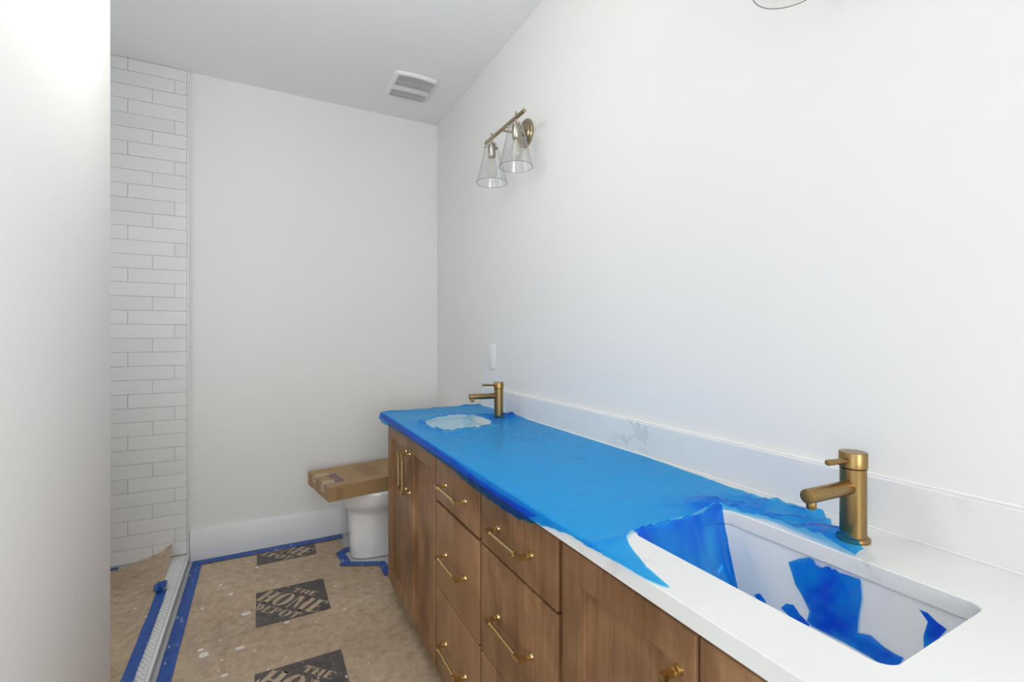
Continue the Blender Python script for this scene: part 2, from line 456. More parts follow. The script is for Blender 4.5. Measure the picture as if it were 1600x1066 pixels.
# letters of the print, in unit cells (w, 1)
def ell(cx, cy, rx, ry, a0, a1, n=12):
    return [(cx+rx*math.cos(a0+(a1-a0)*i/n), cy+ry*math.sin(a0+(a1-a0)*i/n)) for i in range(n+1)]
def band(cx, cy, rx, ry, ix, iy, a0, a1):
    return ell(cx, cy, rx, ry, a0, a1) + ell(cx, cy, ix, iy, a1, a0)
L = {
 'T': (.9, [[(.30, 0), (.62, 0), (.62, .86), (.30, .86)], [(0, .86), (0, 1), (.92, 1), (.92, .86)], [(0, .62), (.05, .62), (.16, .87), (0, .87)], [(.92, .62), (.87, .62), (.76, .87), (.92, .87)], [(.2, 0), (.72, 0), (.72, .06), (.2, .06)]]),
 'H': (1.1, [[(.10, 0), (.42, 0), (.42, 1), (.10, 1)], [(.70, 0), (1.02, 0), (1.02, 1), (.70, 1)], [(.40, .46), (.72, .46), (.72, .54), (.40, .54)], [(0, .94), (.5, .94), (.5, 1), (0, 1)], [(.62, .94), (1.1, .94), (1.1, 1), (.62, 1)], [(0, 0), (.5, 0), (.5, .06), (0, .06)], [(.62, 0), (1.1, 0), (1.1, .06), (.62, .06)]]),
 'E': (.9, [[(.10, 0), (.44, 0), (.44, 1), (.10, 1)], [(.42, .92), (.86, .92), (.86, 1), (.42, 1)], [(.42, 0), (.90, 0), (.90, .08), (.42, .08)], [(.42, .47), (.68, .47), (.68, .54), (.42, .54)], [(.86, .70), (.86, .93), (.70, .93)], [(.90, .32), (.90, .07), (.72, .07)], [(.68, .36), (.68, .66), (.60, .5)]]),
 'O': (1.15, [band(.57, .5, .56, .54, .20, .47, PI/2+.10, 3*PI/2-.10), band(.57, .5, .56, .54, .20, .47, -PI/2+.10, PI/2-.10)]),
 'M': (1.35, [[(.10, 0), (.20, 0), (.20, .95), (.10, .95)], [(.12, 1), (.46, 1), (.76, .02), (.62, .02)], [(.80, .30), (.62, .02), (.70, .02), (.98, .94), (.98, .70)], [(.92, 0), (1.26, 0), (1.26, 1), (.92, 1)], [(0, .94), (.2, .94), (.2, 1), (0, 1)], [(0, 0), (.3, 0), (.3, .06), (0, .06)], [(.84, 0), (1.34, 0), (1.34, .06), (.84, .06)]]),
 'D': (1.05, [[(.08, 0), (.40, 0), (.40, 1), (.08, 1)], band(.46, .5, .56, .50, .22, .43, -PI/2+.08, PI/2-.08)]),
 'P': (.95, [[(.08, 0), (.40, 0), (.40, 1), (.08, 1)], band(.44, .73, .46, .27, .16, .20, -PI/2+.08, PI/2-.08), [(0, 0), (.5, 0), (.5, .06), (0, .06)]]),
}
def word(txt, a0, a1, b0, b1, gap=.08):
    """polygons of a word fitted to the box a0..a1 x b0..b1"""
    tot = sum(L[c][0] for c in txt) + gap*(len(txt)-1); k = (a1-a0)/tot; a = a0; out = []
    for c in txt:
        for poly in L[c][1]: out.append([(a+x*k, b0+y*(b1-b0)) for x, y in poly])
        a += (L[c][0]+gap)*k
    return out
def poly_mesh(mb, polys, fn, z):
    for p in polys:
        q = [fn(*t) for t in p]
        tris = geometry.tessellate_polygon([[Vector((x, y, 0)) for x, y in q]])
        mb.add([(x, y, z) for x, y in q], [tuple(t) for t in tris])
R2 = math.sqrt(.5)
for n_, yc in enumerate((3.0975, 2.4735, 1.8465, 1.22, .60)):
    xc = .131; S = .1525
    ymax = min(yc+S, 3.095) - yc
    sq = [(-S, -S), (S, -S), (S, ymax), (-S, ymax)]
    m1 = MB(); m1.add([(xc+a, yc+b, PZ+.0016) for a, b in sq], [(0, 1, 2, 3)])
    pr = m1.build('printed_square', M['print'], fp, smooth=False)
    polys = word('THE', -.066, .070, .062, .100) + word('HOME', -.178, .176, -.054, .046, .06) + word('DEPOT', -.130, .118, -.118, -.068)
    m2 = MB()
    def fn(a, b): return (xc + (a+b)*R2, yc + (-a+b)*R2)
    keep = []
    for p in polys:
        q = [(min(max(x, xc-S), xc+S), min(max(y, yc-S), yc+ymax)) for x, y in (fn(*t) for t in p)]
        keep.append(q)
    poly_mesh(m2, keep, lambda x, y: (x, y), PZ+.0021)
    m2.build('lettering', M['paper'], pr, smooth=False)

# shower floor paper, curling up the tiles at the far corner
mb = MB(); NX, NY = 40, 60; x0, x1, y0, y1 = SX+.02, -.425, 1.13, D-.016
vs = []
for j in range(NY+1):
    for i in range(NX+1):
        u = i/NX; v = (j/NY)**.6; x = x0+(x1-x0)*u; y = y0+(y1-y0)*v
        lift = 0
        tgt = max(0, (x+.66)/.235)**1.5*.066
        d = (y-(D-.016-.17))/.17
        if d > 0: lift = tgt*d**2.2
        if y > D-.25: x = x - .006*max(0, (y-(D-.25))/.25)*u
        z = .0438 + lift + .0012*noise.noise(Vector((x*7, y*7, 1)))
        if x > -.475: z += .0128*min(1, (x+.475)/.022)
        vs.append((x, y, z))
mb.add(vs, [(j*(NX+1)+i, j*(NX+1)+i+1, (j+1)*(NX+1)+i+1, (j+1)*(NX+1)+i) for j in range(NY) for i in range(NX)])
props(mb.build('shower_paper', M['paper']), 'brown protective paper in the shower with one corner curling up the tiles', 'paper')

def tape(name, pts, wd, z, label, group=None, amp=.0009, wander=.0):
    """strip of tape along a polyline"""
    mb = MB(); vs = []; fs = []; P = []
    for i in range(len(pts)-1):
        a, b = Vector(pts[i]), Vector(pts[i+1]); k = max(1, int((b-a).length/.012))
        for j in range(k): P.append(a+(b-a)*j/k)
    P.append(Vector(pts[-1]))
    W = 4
    for i, p in enumerate(P):
        d = (P[min(i+1, len(P)-1)] - P[max(i-1, 0)]).normalized(); nrm = Vector((-d.y, d.x))
        for k in range(W+1):
            jit = wander*noise.noise(Vector((p.x*9, p.y*9, k*3.1)))
            q = p + nrm*((k/W-.5)*wd + jit)
            vs.append((q.x, q.y, z + amp*abs(noise.noise(Vector((q.x*35, q.y*35, 5))))))
    n = len(P)
    fs = [(i*(W+1)+k, i*(W+1)+k+1, (i+1)*(W+1)+k+1, (i+1)*(W+1)+k) for i in range(n-1) for k in range(W)]
    mb.add(vs, fs)
    return props(mb.build(name, M['tape']), label, 'tape', group)
tape('masking_tape', [(-.315, 1.0), (-.313, 3.15)], .048, PZ+.0022, 'blue masking tape running along the outer foot of the shower curb', wander=.002)
tape('masking_tape', [(-.335, 3.125), (.05, 3.12), (.45, 3.118)], .054, PZ+.0036, 'blue masking tape running along the back wall under the white baseboard', wander=.004)
tape('masking_tape', [(-.414, 1.62), (-.416, 2.765)], .040, .0575, 'blue masking tape on the inner side of the shower curb, ending in a crumpled knot', wander=.003)
tape('masking_tape', [(.462, 2.925), (.405, 2.88)], .045, PZ+.0025, 'short piece of blue tape beside the toilet foot, nearest the baseboard', wander=.004, amp=.003)
tape('masking_tape', [(.402, 2.895), (.418, 2.72)], .045, PZ+.0034, 'short piece of blue tape across the front of the toilet foot', wander=.004, amp=.004)
tape('masking_tape', [(.385, 2.742), (.60, 2.638)], .045, PZ+.0042, 'blue tape lying along the near side of the toilet foot', wander=.003)
tape('masking_tape', [(.590, 2.655), (.592, 2.50)], .040, PZ+.0050, 'blue tape running from the toilet corner under the wooden vanity', wander=.003)
tape('masking_tape', [(SX+.03, D-.030), (-.66, D-.026)], .022, .0475, 'thin blue tape at the foot of the shower tiles', wander=.002)
# crumpled knot of tape
kn = MB(); ico = bmesh.new(); bmesh.ops.create_icosphere(ico, subdivisions=4, radius=1)
for v in ico.verts:
    p = v.co.copy(); q = 1 + .55*noise.noise(p*2.1) + .3*abs(noise.noise(p*5))
    v.co = Vector((p.x*.021*q - .424 , p.y*.034*q + 2.775, p.z*.014*q + .073))
kn.add([v.co.copy() for v in ico.verts], [tuple(v.index for v in f.verts) for f in ico.faces]); ico.free()
props(kn.build('crumpled_tape', M['tape'], ang=20), 'crumpled knot of blue tape on the shower curb near the tiles', 'tape')
# dried plaster lumps on the papers
for n_, (x, y, a, b) in enumerate([(-.06, 2.46, .022, .012), (-.20, 2.22, .018, .016), (-.075, 2.20, .018, .009), (-.13, 2.68, .012, .010), (-.18, 2.80, .010, .008),
                                   (-.12, 2.05, .012, .007), (-.20, 1.74, .022, .017), (.10, 2.30, .012, .006), (-.24, 2.60, .008, .006), (.33, 2.52, .008, .006), (-.02, 2.92, .010, .006), (-.215, 2.26, .012, .008)]):
    mbp = MB(); N = 14
    ring = lambda s, z: [(x+a*s*math.cos(t*2*PI/N)*(1+.35*noise.noise(Vector((t, n_, 1)))), y+b*s*math.sin(t*2*PI/N)*(1+.35*noise.noise(Vector((t, n_, 5)))), z) for t in range(N)]
    mbp.loft([ring(1, PZ-.0012), ring(.9, PZ+.0022), ring(.5, PZ+.0030)], cap0=False)
    mbp.build('plaster_drip', M['plaster'], fp)

# ---------------------------------------------------------------- vanity cabinets
XD = .542; XC = .562; TOPZ = .885; SLAB = .030
def pull(parent, p0, p1, along):
    """bar pull with square elbows, collars and rosettes; p0, p1 are the post feet on the front (y, z)"""
    mb = MB(); pr = .032; s = .0048
    d = Vector((0, p1[0]-p0[0], p1[1]-p0[1])).normalized(); up = Vector((1, 0, 0)).cross(d)
    def bar(a, b, hw, hh, u1, u2):
        vs = [q + u1*(hw*i) + u2*(hh*j) for q in (a, b) for i, j in ((-1, -1), (1, -1), (1, 1), (-1, 1))]
        mb.loft([vs[:4], vs[4:]])
    for (y, z), sg in ((p0, 1), (p1, -1)):
        f = Vector((XD, y, z)); mb.cyl(f, f+Vector((-.004, 0, 0)), .0085, .0075)
        mb.cyl(f+Vector((-.004, 0, 0)), f+Vector((-.012, 0, 0)), .0055)
        mb.cyl(f+Vector((-.009, 0, 0)), f+Vector((-.0115, 0, 0)), .0072)
        bar(f+Vector((-.012, 0, 0)), f+Vector((-pr-s, 0, 0)), s, s, d, up)
        bar(f+Vector((-pr, 0, 0))+d*(s*sg*.9), f+Vector((-pr, 0, 0))+d*(.020*sg), s, s, Vector((1, 0, 0)), up)
        mb.cyl(f+Vector((-pr, 0, 0))+d*(.020*sg), f+Vector((-pr, 0, 0))+d*(.0225*sg), .0066)
    a = Vector((XD-pr, *p0)) + d*.022; b = Vector((XD-pr, *p1)) - d*.022
    mb.cyl(a, b, .0052)
    return mb.build('handle', M['gold'], parent, ang=40)
def door(parent, y0, y1, z0, z1, hy):
    sw = .060; bv = .006; dp = .013
    def rc(i, x): return [(x, y0+i, z0+i), (x, y1-i, z0+i), (x, y1-i, z1-i), (x, y0+i, z1-i)]
    mb = MB(); mb.loft([rc(0, XD+.0195), rc(0, XD+.004), rc(.0012, XD+.0012), rc(.004, XD), rc(sw, XD), rc(sw+.0015, XD+.0015), rc(sw+.003, XD+dp-.002), rc(sw+bv, XD+dp)], cap1=False)
    o = mb.build('door', M['wood'], parent, smooth=False)
    MB().box(XD+dp-.0003, XD+dp+.006, y0+sw+bv, y1-sw-bv, z0+sw+bv, z1-sw-bv).build('panel', M['wood'], o, smooth=False)
    pull(o, (hy, .617), (hy, .777), 1)
    return o
def drawer(parent, y0, y1, z0, z1):
    o = MB().box(XD, XD+.0195, y0, y1, z0, z1).build('drawer', M['wood'], parent, bev=.0042, seg=3, ang=50)
    c = (y0+y1)/2; zc = (z0+z1)/2
    pull(o, (c-.085, zc), (c+.085, zc), 0)
    return o
def carcass(name, y0, y1, label, sink=False, fillers=()):
    r = empty(name, (.80, (y0+y1)/2, 0), label, 'cabinet')
    zt = TOPZ-SLAB-.001; e = .0005
    mb = MB(); t = .018
    a, b = y0+e, y1-e
    mb.box(XC, WR-.001, a, a+t, .095, zt); mb.box(XC, WR-.001, b-t, b, .095, zt)
    mb.box(XC+.001, WR-.001, a+t, b-t, .095, .095+t); mb.box(WR-.013, WR-.001, a+t, b-t, .095+t, zt)
    mb.box(XC, XC+t, a+t, b-t, zt-.03, zt); mb.box(XC, XC+.02, a+t, a+t+.012, .095+t, zt-.03); mb.box(XC, XC+.02, b-t-.012, b-t, .095+t, zt-.03)
    if not sink: MB().box(XC+.02, XC+.45, a+t+.013, b-t-.013, .095+t+.001, zt-.031).build('shade_filler', M['dark'], r, smooth=False)  # near-black filler block, standing in for the shade behind the drawer gaps
    mb.build('carcass', M['wood'], r, smooth=False)
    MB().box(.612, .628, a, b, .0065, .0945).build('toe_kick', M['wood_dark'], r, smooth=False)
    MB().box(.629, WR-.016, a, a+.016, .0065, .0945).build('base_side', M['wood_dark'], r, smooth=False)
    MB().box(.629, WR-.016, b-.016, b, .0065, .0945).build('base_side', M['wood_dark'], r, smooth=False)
    return r
g = .0075; h = .0022; Z0, Z1 = .094, .845
c1 = carcass('sink_cabinet', 1.598, 2.366, 'dark-stained wooden sink cabinet with two tall doors, next to the toilet', True)
door(c1, 1.598+g, 1.949-h, Z0, Z1, 1.921); door(c1, 1.949+h, 2.298, Z0, Z1, 1.977)
c2 = carcass('drawer_cabinet', 1.212, 1.598, 'narrower wooden drawer cabinet beside the tall doors near the toilet')
c3 = carcass('drawer_cabinet', .813, 1.212, 'wooden drawer cabinet in the middle of the vanity, the one nearer the large brass tap')
for cc, a, b in ((c2, 1.212, 1.598), (c3, .813, 1.212)):
    gp = .011 if cc is c2 else .006
    drawer(cc, a+g, b-g, .688+gp/2, Z1); drawer(cc, a+g, b-g, .390+h, .688-gp/2); drawer(cc, a+g, b-g, Z0, .390-h)
c4 = carcass('sink_cabinet', .115, .813, 'wooden sink cabinet under the bare white worktop in the foreground', True)
door(c4, .464+h, .813-g, Z0, Z1, .498); door(c4, .115+g, .464-h, Z0, Z1, .434)

# ---------------------------------------------------------------- worktop, splashback
S1 = (.637, .903, 1.765, 2.19); S2 = (.637, .903, .275, .70)
CX0, CX1, CY0, CY1 = .532, WR-.0005, .085, 2.383
h1 = rrect(*S1, .022)[::-1]; h2 = rrect(*S2, .022)[::-1]
tapholes = []
wt = slab([(CX0, CY0), (CX1, CY0), (CX1, CY1), (CX0, CY1)], [h1, h2], TOPZ-SLAB, TOPZ).build('worktop', M['quartz'], bev=.0015, seg=1, ang=30)
props(wt, 'long white quartz worktop with two sink cut-outs on the wooden vanity', 'worktop')
sb = MB().box(WR-.0205, WR-.0005, CY0, CY1, TOPZ+.0005, TOPZ+.102).build('splashback', M['quartz'], bev=.0015, seg=1)
props(sb, 'low white veined quartz splashback along the wall behind the vanity top', 'splashback')
MB().cyl((WR-.0215, CY0+.001, TOPZ+.0015), (WR-.0215, CY1-.001, TOPZ+.0015), .0020, n=8).build('sealant_bead', M['trim'], sb)
MB().cyl((WR-.0020, CY0+.001, TOPZ+.1030), (WR-.0020, CY1-.001, TOPZ+.1030), .0030, n=8).build('caulk_line', M['trim'], sb)

# ---------------------------------------------------------------- sinks
def basin_rings(S):
    x0, x1, y0, y1 = S; e = .006
    R = []
    for z, ins, r in ((TOPZ-SLAB-.0006, -e, .05), (TOPZ-.05, -e+.001, .05), (TOPZ-.10, .002, .055), (TOPZ-.145, .012, .06), (TOPZ-.165, .026, .06), (TOPZ-.175, .05, .05), (TOPZ-.177, .09, .03)):
        R.append([(x, y, z) for x, y in rrect(x0+ins, x1-ins, y0+ins, y1-ins, r, 8)])
    return R
def sink(S, label):
    x0, x1, y0, y1 = S; cx, cy = (x0+x1)/2, (y0+y1)/2
    r = empty('sink', (cx, cy, TOPZ-.19), label, 'sink', 'undermount sinks')
    R = basin_rings(S); mb = MB(); mb.loft(R, cap0=False)
    # outer flange and shell
    out = [[(cx+(x-cx)*1.09, cy+(y-cy)*1.055, z-dz) for x, y, z in R[i]] for i, dz in ((0, 0), (1, .0), (3, .008), (6, .012))]
    mb.loft([R[0]]+out, cap0=False)
    o = mb.build('basin', M['porcelain'], r, ang=50)
    MB().lathe([(.0, .0015), (.018, .0015), (.022, .003), (.027, .001), (.027, -.001)], (cx, cy, TOPZ-.177)).build('drain', M['chrome'], r)
    return r, R
sink(S1, 'white rectangular undermount sink near the toilet, seen through a hole in the blue film')
_, R2s = sink(S2, 'white rectangular undermount sink in the foreground with torn blue film inside')
for S in (S1, S2):
    pass

# ---------------------------------------------------------------- taps
def faucet(y, label):
    x = .980; z = TOPZ+.0004
    r = empty('faucet', (x, y, z), label, 'tap', 'single-lever basin taps')
    MB().lathe([(0, 0), (.0270, 0), (.0275, .003), (.0270, .006), (.0245, .008), (.0215, .009), (.0215, .134), (.0205, .1345), (0, .1345)], (x, y, z), 40).build('body', M['brass'], r)
    MB().lathe([(0, .1355), (.0215, .1355), (.0230, .1365), (.0230, .163), (.0222, .1645), (0, .1645)], (x, y, z), 40).build('cap', M['brass'], r)
    mb = MB(); a = Vector((x-.012, y, z+.0995)); e = Vector((.833, y, z+.1035))
    mb.cyl((x-.008, y, z+.1000), e, .0132, .0126, 28)
    MBo = mb.build('spout', M['brass'], r, bev=.0012)
    MB().cyl((.846, y, z+.094), (.846, y, z+.080), .0082, .0078, 20).build('aerator', M['brass'], r, bev=.0008)
    MB().cyl((x-.015, y, z+.150), (.896, y, z+.154), .0050, .0055, 16).build('lever', M['brass'], r, bev=.001)
    MB().cyl((x-.0222, y+.004, z+.1415), (x-.0238, y+.004, z+.1415), .0022, n=12).build('grub_screw', M['dark'], r)
    return r
faucet(1.978, 'brushed brass tap beside the smaller hole in the blue film, near the toilet')
faucet(.482, 'brushed brass tap in the foreground, behind the open sink with torn film')

# ---------------------------------------------------------------- blue protective film
FT = TOPZ+.0012
outer = [(.500, 2.425), (.683, 2.423), (.868, 2.425), (1.060, 2.40), (1.0665, 2.25), (1.067, 1.95), (1.065, 1.75), (1.066, 1.37), (1.065, 1.10), (1.051, .88), (1.040, .78), (1.040, .706), (1.058, .63), (1.052, .575),
         (.992, .518), (.950, .470), (.922, .437), (.900, .440), (.902, .470), (.906, .491), (.910, .507), (.918, .564), (.925, .60), (.915, .64), (.903, .675), (.893, .699), (.873, .704), (.77, .706), (.682, .704), (.640, .704),
         (.617, .690), (.605, .683), (.581, .636), (.560, .582), (.546, .518), (.538, .53), (.530, .56), (.528, .60), (.5265, .628), (.524, .66), (.521, .698), (.5225, .74), (.522, .767), (.516, .79), (.511, .83),
         (.504, .86), (.500, .888), (.490, .905), (.494, .928), (.489, .967), (.482, 1.047), (.489, 1.106), (.494, 1.188), (.498, 1.35), (.499, 1.489), (.495, 1.65), (.497, 1.781), (.491, 1.95), (.489, 2.073), (.482, 2.25), (.480, 2.346)]
od = dens(outer, .008)
# jagged cut edges
jag = []
for i, (x, y) in enumerate(od):
    a = .0022 if x < .53 else (.003 if y < .72 and x > .9 else .0014)
    if x < .53 and .86 < y < 1.25: a = .0045
    jag.append((x + a*noise.noise(Vector((x*60, y*60, 2))), y + a*noise.noise(Vector((x*60, y*60, 9)))))
hole = [(.628, 1.965), (.645, 2.03), (.700, 2.075), (.776, 2.108), (.844, 2.095), (.893, 2.056), (.908, 1.993), (.899, 1.897), (.883, 1.855), (.855, 1.812), (.798, 1.796), (.74, 1.784), (.685, 1.778), (.640, 1.786), (.637, 1.837), (.645, 1.884), (.618, 1.86), (.620, 1.90)]
hd = [(x+.003*noise.noise(Vector((x*50, y*50, 4))), y+.003*noise.noise(Vector((x*50, y*50, 8)))) for x, y in dens(hole, .008)]
fh = [(.980+.0275*math.cos(t*PI/12)*(1+.1*math.sin(t*5)), 1.978+.0275*math.sin(t*PI/12)*(1+.1*math.cos(t*3))) for t in range(24)]
def seg_d(p, poly):
    best = 9
    for i in range(len(poly)):
        a = Vector(poly[i]); b = Vector(poly[(i+1) % len(poly)]); ab = b-a; t = max(0, min(1, (p-a).dot(ab)/(ab.length_squared+1e-12)))
        best = min(best, (a+ab*t-p).length)
    return best
def ridge(x, y, s, seed):
    n = noise.noise(Vector((x*s, y*s, seed))) + .5*noise.noise(Vector((x*s*2.1, y*s*2.1, seed+7)))
    return max(0, 1-abs(n)*3.2)
def film_z(x, y):
    p = Vector((x, y)); h = .0004*(1+noise.noise(Vector((x*6, y*6, 0))))
    # long faint creases
    u = x*.85 + y*.52; v_ = -x*.52 + y*.85
    h += .0008*ridge(u*.35, v_*2.2, 11, 3)
    if 1.68 < y < 2.3:
        d = seg_d(p, hole); wgt = max(0, 1-d/.085)
        if d < .085: h += wgt*(.0075*ridge(x, y, 26, 1) + .0075*math.exp(-((d-.02)/.012)**2)*(.6+noise.noise(Vector((x*30, y*30, 2)))))
    df = math.hypot(x-.985, y-1.965)
    if df < .15: h += (1-df/.15)*(.012*ridge(x, y, 20, 5)+.004*ridge(x, y, 45, 2))
    if x > 1.0 and abs(y-1.93) < .09: h += .020*math.exp(-((x-1.025)/.016)**2)*math.exp(-((y-1.945)/.035)**2)*(1+.7*noise.noise(Vector((x*60, y*60, 1))))
    # far corner folds running to the front corner
    if y > 2.12:
        ang = math.atan2(2.40-y, x-.515); h += min(1, math.hypot(x-.51, y-2.39)/.06)*.0045*max(0, 1-abs(math.sin(ang*6.3+.5*noise.noise(Vector((x*9, y*9, 0)))))*3.5)*(y-2.12)/.26
        if y > 2.33: h += .006*max(0, noise.noise(Vector((x*18, y*18, 12))))*(y-2.33)/.06
    # crumpled strip behind the near sink
    if y < .80 and x > .84:
        k = min(1, (.80-y)/.12)*min(1, (x-.84)/.04)
        h += k*(.0075*ridge(x*1.2, y*.7, 17, 6)+.003*ridge(x, y, 48, 8))
        h += .018*math.exp(-((x-.935)/.05)**2)*math.exp(-((y-.49)/.05)**2)
    # bunched peak at the corner of the near sink
    dp = math.hypot((x-.873)/1.3, y-.725)
    h += .016*math.exp(-(dp/.030)**2)
    if dp < .13:
        ang = math.atan2(y-.725, x-.873); h += .006*(1-dp/.13)*min(1, dp/.02)*abs(math.sin(ang*5.5))
    # lifted lip along the tear
    if y < .74 and x < .66: h += .004*math.exp(-((y-.69)/.015)**2)
    return h
def set_fold(o, vals):
    a = o.data.attributes.new('fold', 'FLOAT', 'POINT')
    for i, v in enumerate(vals): a.data[i].value = max(0.0, min(1.0, v))
def fold_of(x, y):
    n = .5 + .5*noise.noise(Vector((x*22, y*22, 41))) + .35*noise.noise(Vector((x*60, y*60, 3)))
    f = min(1, max(0, film_z(x, y)-.0012)/.007)*n*1.3
    if x < .529: f = max(f, .25 + .5*n)
    return f
FE = .5290
def film_pos(x, y):
    h = film_z(x, y); ex = max(0, FE-x); ey = max(0, y-2.3855); z = FT + h
    X, Y = x, y; R = .004
    e = max(ex, ey)
    if e > 0:
        z = FT + h*max(0, 1-e/.01) - max(0, e-.0015)
        wob = .0025*noise.noise(Vector((x*20, y*14, 6)))*min(1, e/.02) + .0015*min(1, e/.01)
        if ex > 0: X = FE - .0005 - wob - (.004*min(1, e/.03) if .9 < y < 1.3 else 0)
        if ey > 0: Y = 2.3860 + .001 + abs(wob) + .010*min(1, ey/.03)*max(0, 1-(x-.5)/.12)
        if ex > 0 and y > 2.25: X -= .006*min(1, (y-2.25)/.1)*min(1, ex/.02)
    return (X, Y, z)
V, Fs = fill2d(jag, [hd, fh], .0095)
mb = MB(); mb.add([film_pos(x, y) for x, y in V], Fs)
film = props(mb.build('protective_film', M['film'], ang=80), 'large sheet of blue protective film stuck over the white worktop', 'film')
set_fold(film, [fold_of(x, y) for x, y in V])
# folded-under hem of the film on the front edge (doubled layer)
mb = MB(); N = 150; vs = []
for i in range(N+1):
    y = .875+(2.384-.875)*i/N; k = math.sin(PI*min(1, (y-.87)/.5))**.6
    t0 = TOPZ-.003-.010*k ; b0 = TOPZ-.032-.012*k + .004*noise.noise(Vector((y*45, 0, 3)))
    b0 = t0 + (b0-t0)*min(1, .08+(y-.875)/.075)
    for j in range(5):
        vs.append((FE-.0062-.0015*noise.noise(Vector((y*25, j, 1))), y, t0+(b0-t0)*j/4))
mb.add(vs, [(i*5+j, i*5+j+1, (i+1)*5+j+1, (i+1)*5+j) for i in range(N) for j in range(4)])
vs2 = [Vector(p) for p in vs]
hm = mb.build('folded_hem', M['film_deep'], film, ang=80)
set_fold(hm, [.15 + (.9 if .9 < p.y < 1.25 else .1)*(.5+.6*noise.noise(p*16)) for p in vs2])
# flap hanging from the left side of the near sink into the basin
mb = MB(); NS, ND = 44, 34; vs = []
top0, top1 = Vector((.640, .7035, FT+.002)), Vector((.893, .699, FT+.002))
bot0, bot1 = Vector((.655, .505, .770)), Vector((.700, .490, .748))
for j in range(ND+1):
    d = j/ND
    for i in range(NS+1):
        s = i/NS
        a = top0.lerp(top1, s); b = bot0.lerp(bot1, s); p = a.lerp(b, d)
        sag = math.sin(PI*min(1, d*.9))*.028*math.sin(PI*s)**.8
        p.z -= sag
        fold = math.sin((s*3.2+.6*noise.noise(Vector((s*2, d*2, 4))))*2*PI)*.0075*math.sin(PI*min(1, d*1.15+.05))*(.4+.6*s)
        p.z += fold; p.y += fold*.6
        p.z += .0035*ridge(s*.6, d*.3, 9, 2)
        if s > .75: p.z += .006*math.sin((s-.75)/.25*PI*2)*math.sin(PI*d)
        p.z += .010*math.exp(-((s-.92)/.10)**2)*math.exp(-(d/.08)**2)
        vs.append(p)
mb.add(vs, [(j*(NS+1)+i, j*(NS+1)+i+1, (j+1)*(NS+1)+i+1, (j+1)*(NS+1)+i) for j in range(ND) for i in range(NS)])
fl = mb.build('hanging_flap', M['film_deep'], film, ang=80)
set_fold(fl, [.35+1.1*noise.noise(Vector(((i % (NS+1))/NS*5+(i//(NS+1))/ND*1.2, (i//(NS+1))/ND*1.5, 17)))+.35*noise.noise(Vector(((i % (NS+1))/NS*14, (i//(NS+1))/ND*4, 7))) for i in range(len(vs))])

# torn scraps lying against the basin: outlines found on the basin surface
bv = BVHTree.FromPolygons([Vector(p) for r_ in R2s for p in r_], [(k*len(R2s[0])+i, k*len(R2s[0])+(i+1) % len(R2s[0]), (k+1)*len(R2s[0])+(i+1) % len(R2s[0]), (k+1)*len(R2s[0])+i) for k in range(len(R2s)-1) for i in range(len(R2s[0]))] + [tuple(range((len(R2s)-1)*len(R2s[0]), len(R2s)*len(R2s[0])))])
st, ct = math.sin(TH), math.cos(TH)
def scrap(name, outline, label, off=.004, amp=.012, step=5, seed=0, mat='film_deep', parent=None):
    Vp, Fp = fill2d(dens(outline, step), (), step)
    org = Vector((0, 0, CAM_H)); vs = []
    mid = Vector(((S2[0]+S2[1])/2, (S2[2]+S2[3])/2, TOPZ-.09))
    for u, v in Vp:
        x = (u-800)/F_PX; d = Vector((st+ct*x, ct-st*x, -(v-524)/F_PX)).normalized()
        hit = bv.ray_cast(org, d)
        if hit[0] is None: hit = (org + d*((TOPZ-.1-CAM_H)/d.z), Vector((0, 0, 1)))
        p = hit[0]; nrm = (mid-p).normalized()
        edge = min(1, seg_d(Vector((u, v)), outline)/18)
        h = off + edge*(amp*(.5+.9*noise.noise(Vector((u*.028, v*.028, seed)))) + amp*.6*ridge(u*.01, v*.01, 3.2, seed+3))
        vs.append(p + nrm*max(.0015, h))
    m_ = MB().add(vs, Fp); o_ = m_.build(name, M[mat], parent, ang=80)
    set_fold(o_, [.30+1.0*noise.noise(Vector((u*.022, v*.022, seed+20)))+.5*noise.noise(Vector((u*.07, v*.07, seed+9))) for u, v in Vp])
    return props(o_, label, None if parent else 'film')
scrap('film_scrap', [(1232, 877), (1250, 871), (1275, 868), (1305, 869), (1325, 875), (1340, 888), (1348, 908), (1350, 935), (1345, 965), (1343, 990), (1352, 991), (1365, 994), (1385, 1012), (1400, 1022), (1417, 1030), (1410, 1040), (1392, 1048), (1365, 1030), (1320, 1004), (1270, 979), (1262, 970), (1266, 955), (1254, 930), (1243, 912)],
      'large torn piece of deep blue film lying inside the foreground sink', seed=1)
scrap('film_scrap', [(1438, 952), (1452, 958), (1466, 972), (1482, 984), (1466, 1002), (1446, 1016), (1445, 995), (1452, 972)],
      'small pointed blue film piece at the right end of the foreground sink', off=.002, amp=.006, step=4, seed=2)
scrap('film_scrap', [(1220, 950), (1228, 943), (1240, 945), (1250, 960), (1266, 976), (1262, 984), (1240, 970)],
      'small ragged blue film tuft at the foreground sink rim, touching the large torn piece', off=.002, amp=.006, step=3, seed=3)
scrap('film_scrap', [(1178, 929), (1187, 927), (1196, 939), (1196, 948), (1184, 940)],
      'tiniest blue film shred at the foreground sink rim, nearest the hanging flap', off=.002, amp=.003, step=3, seed=4)

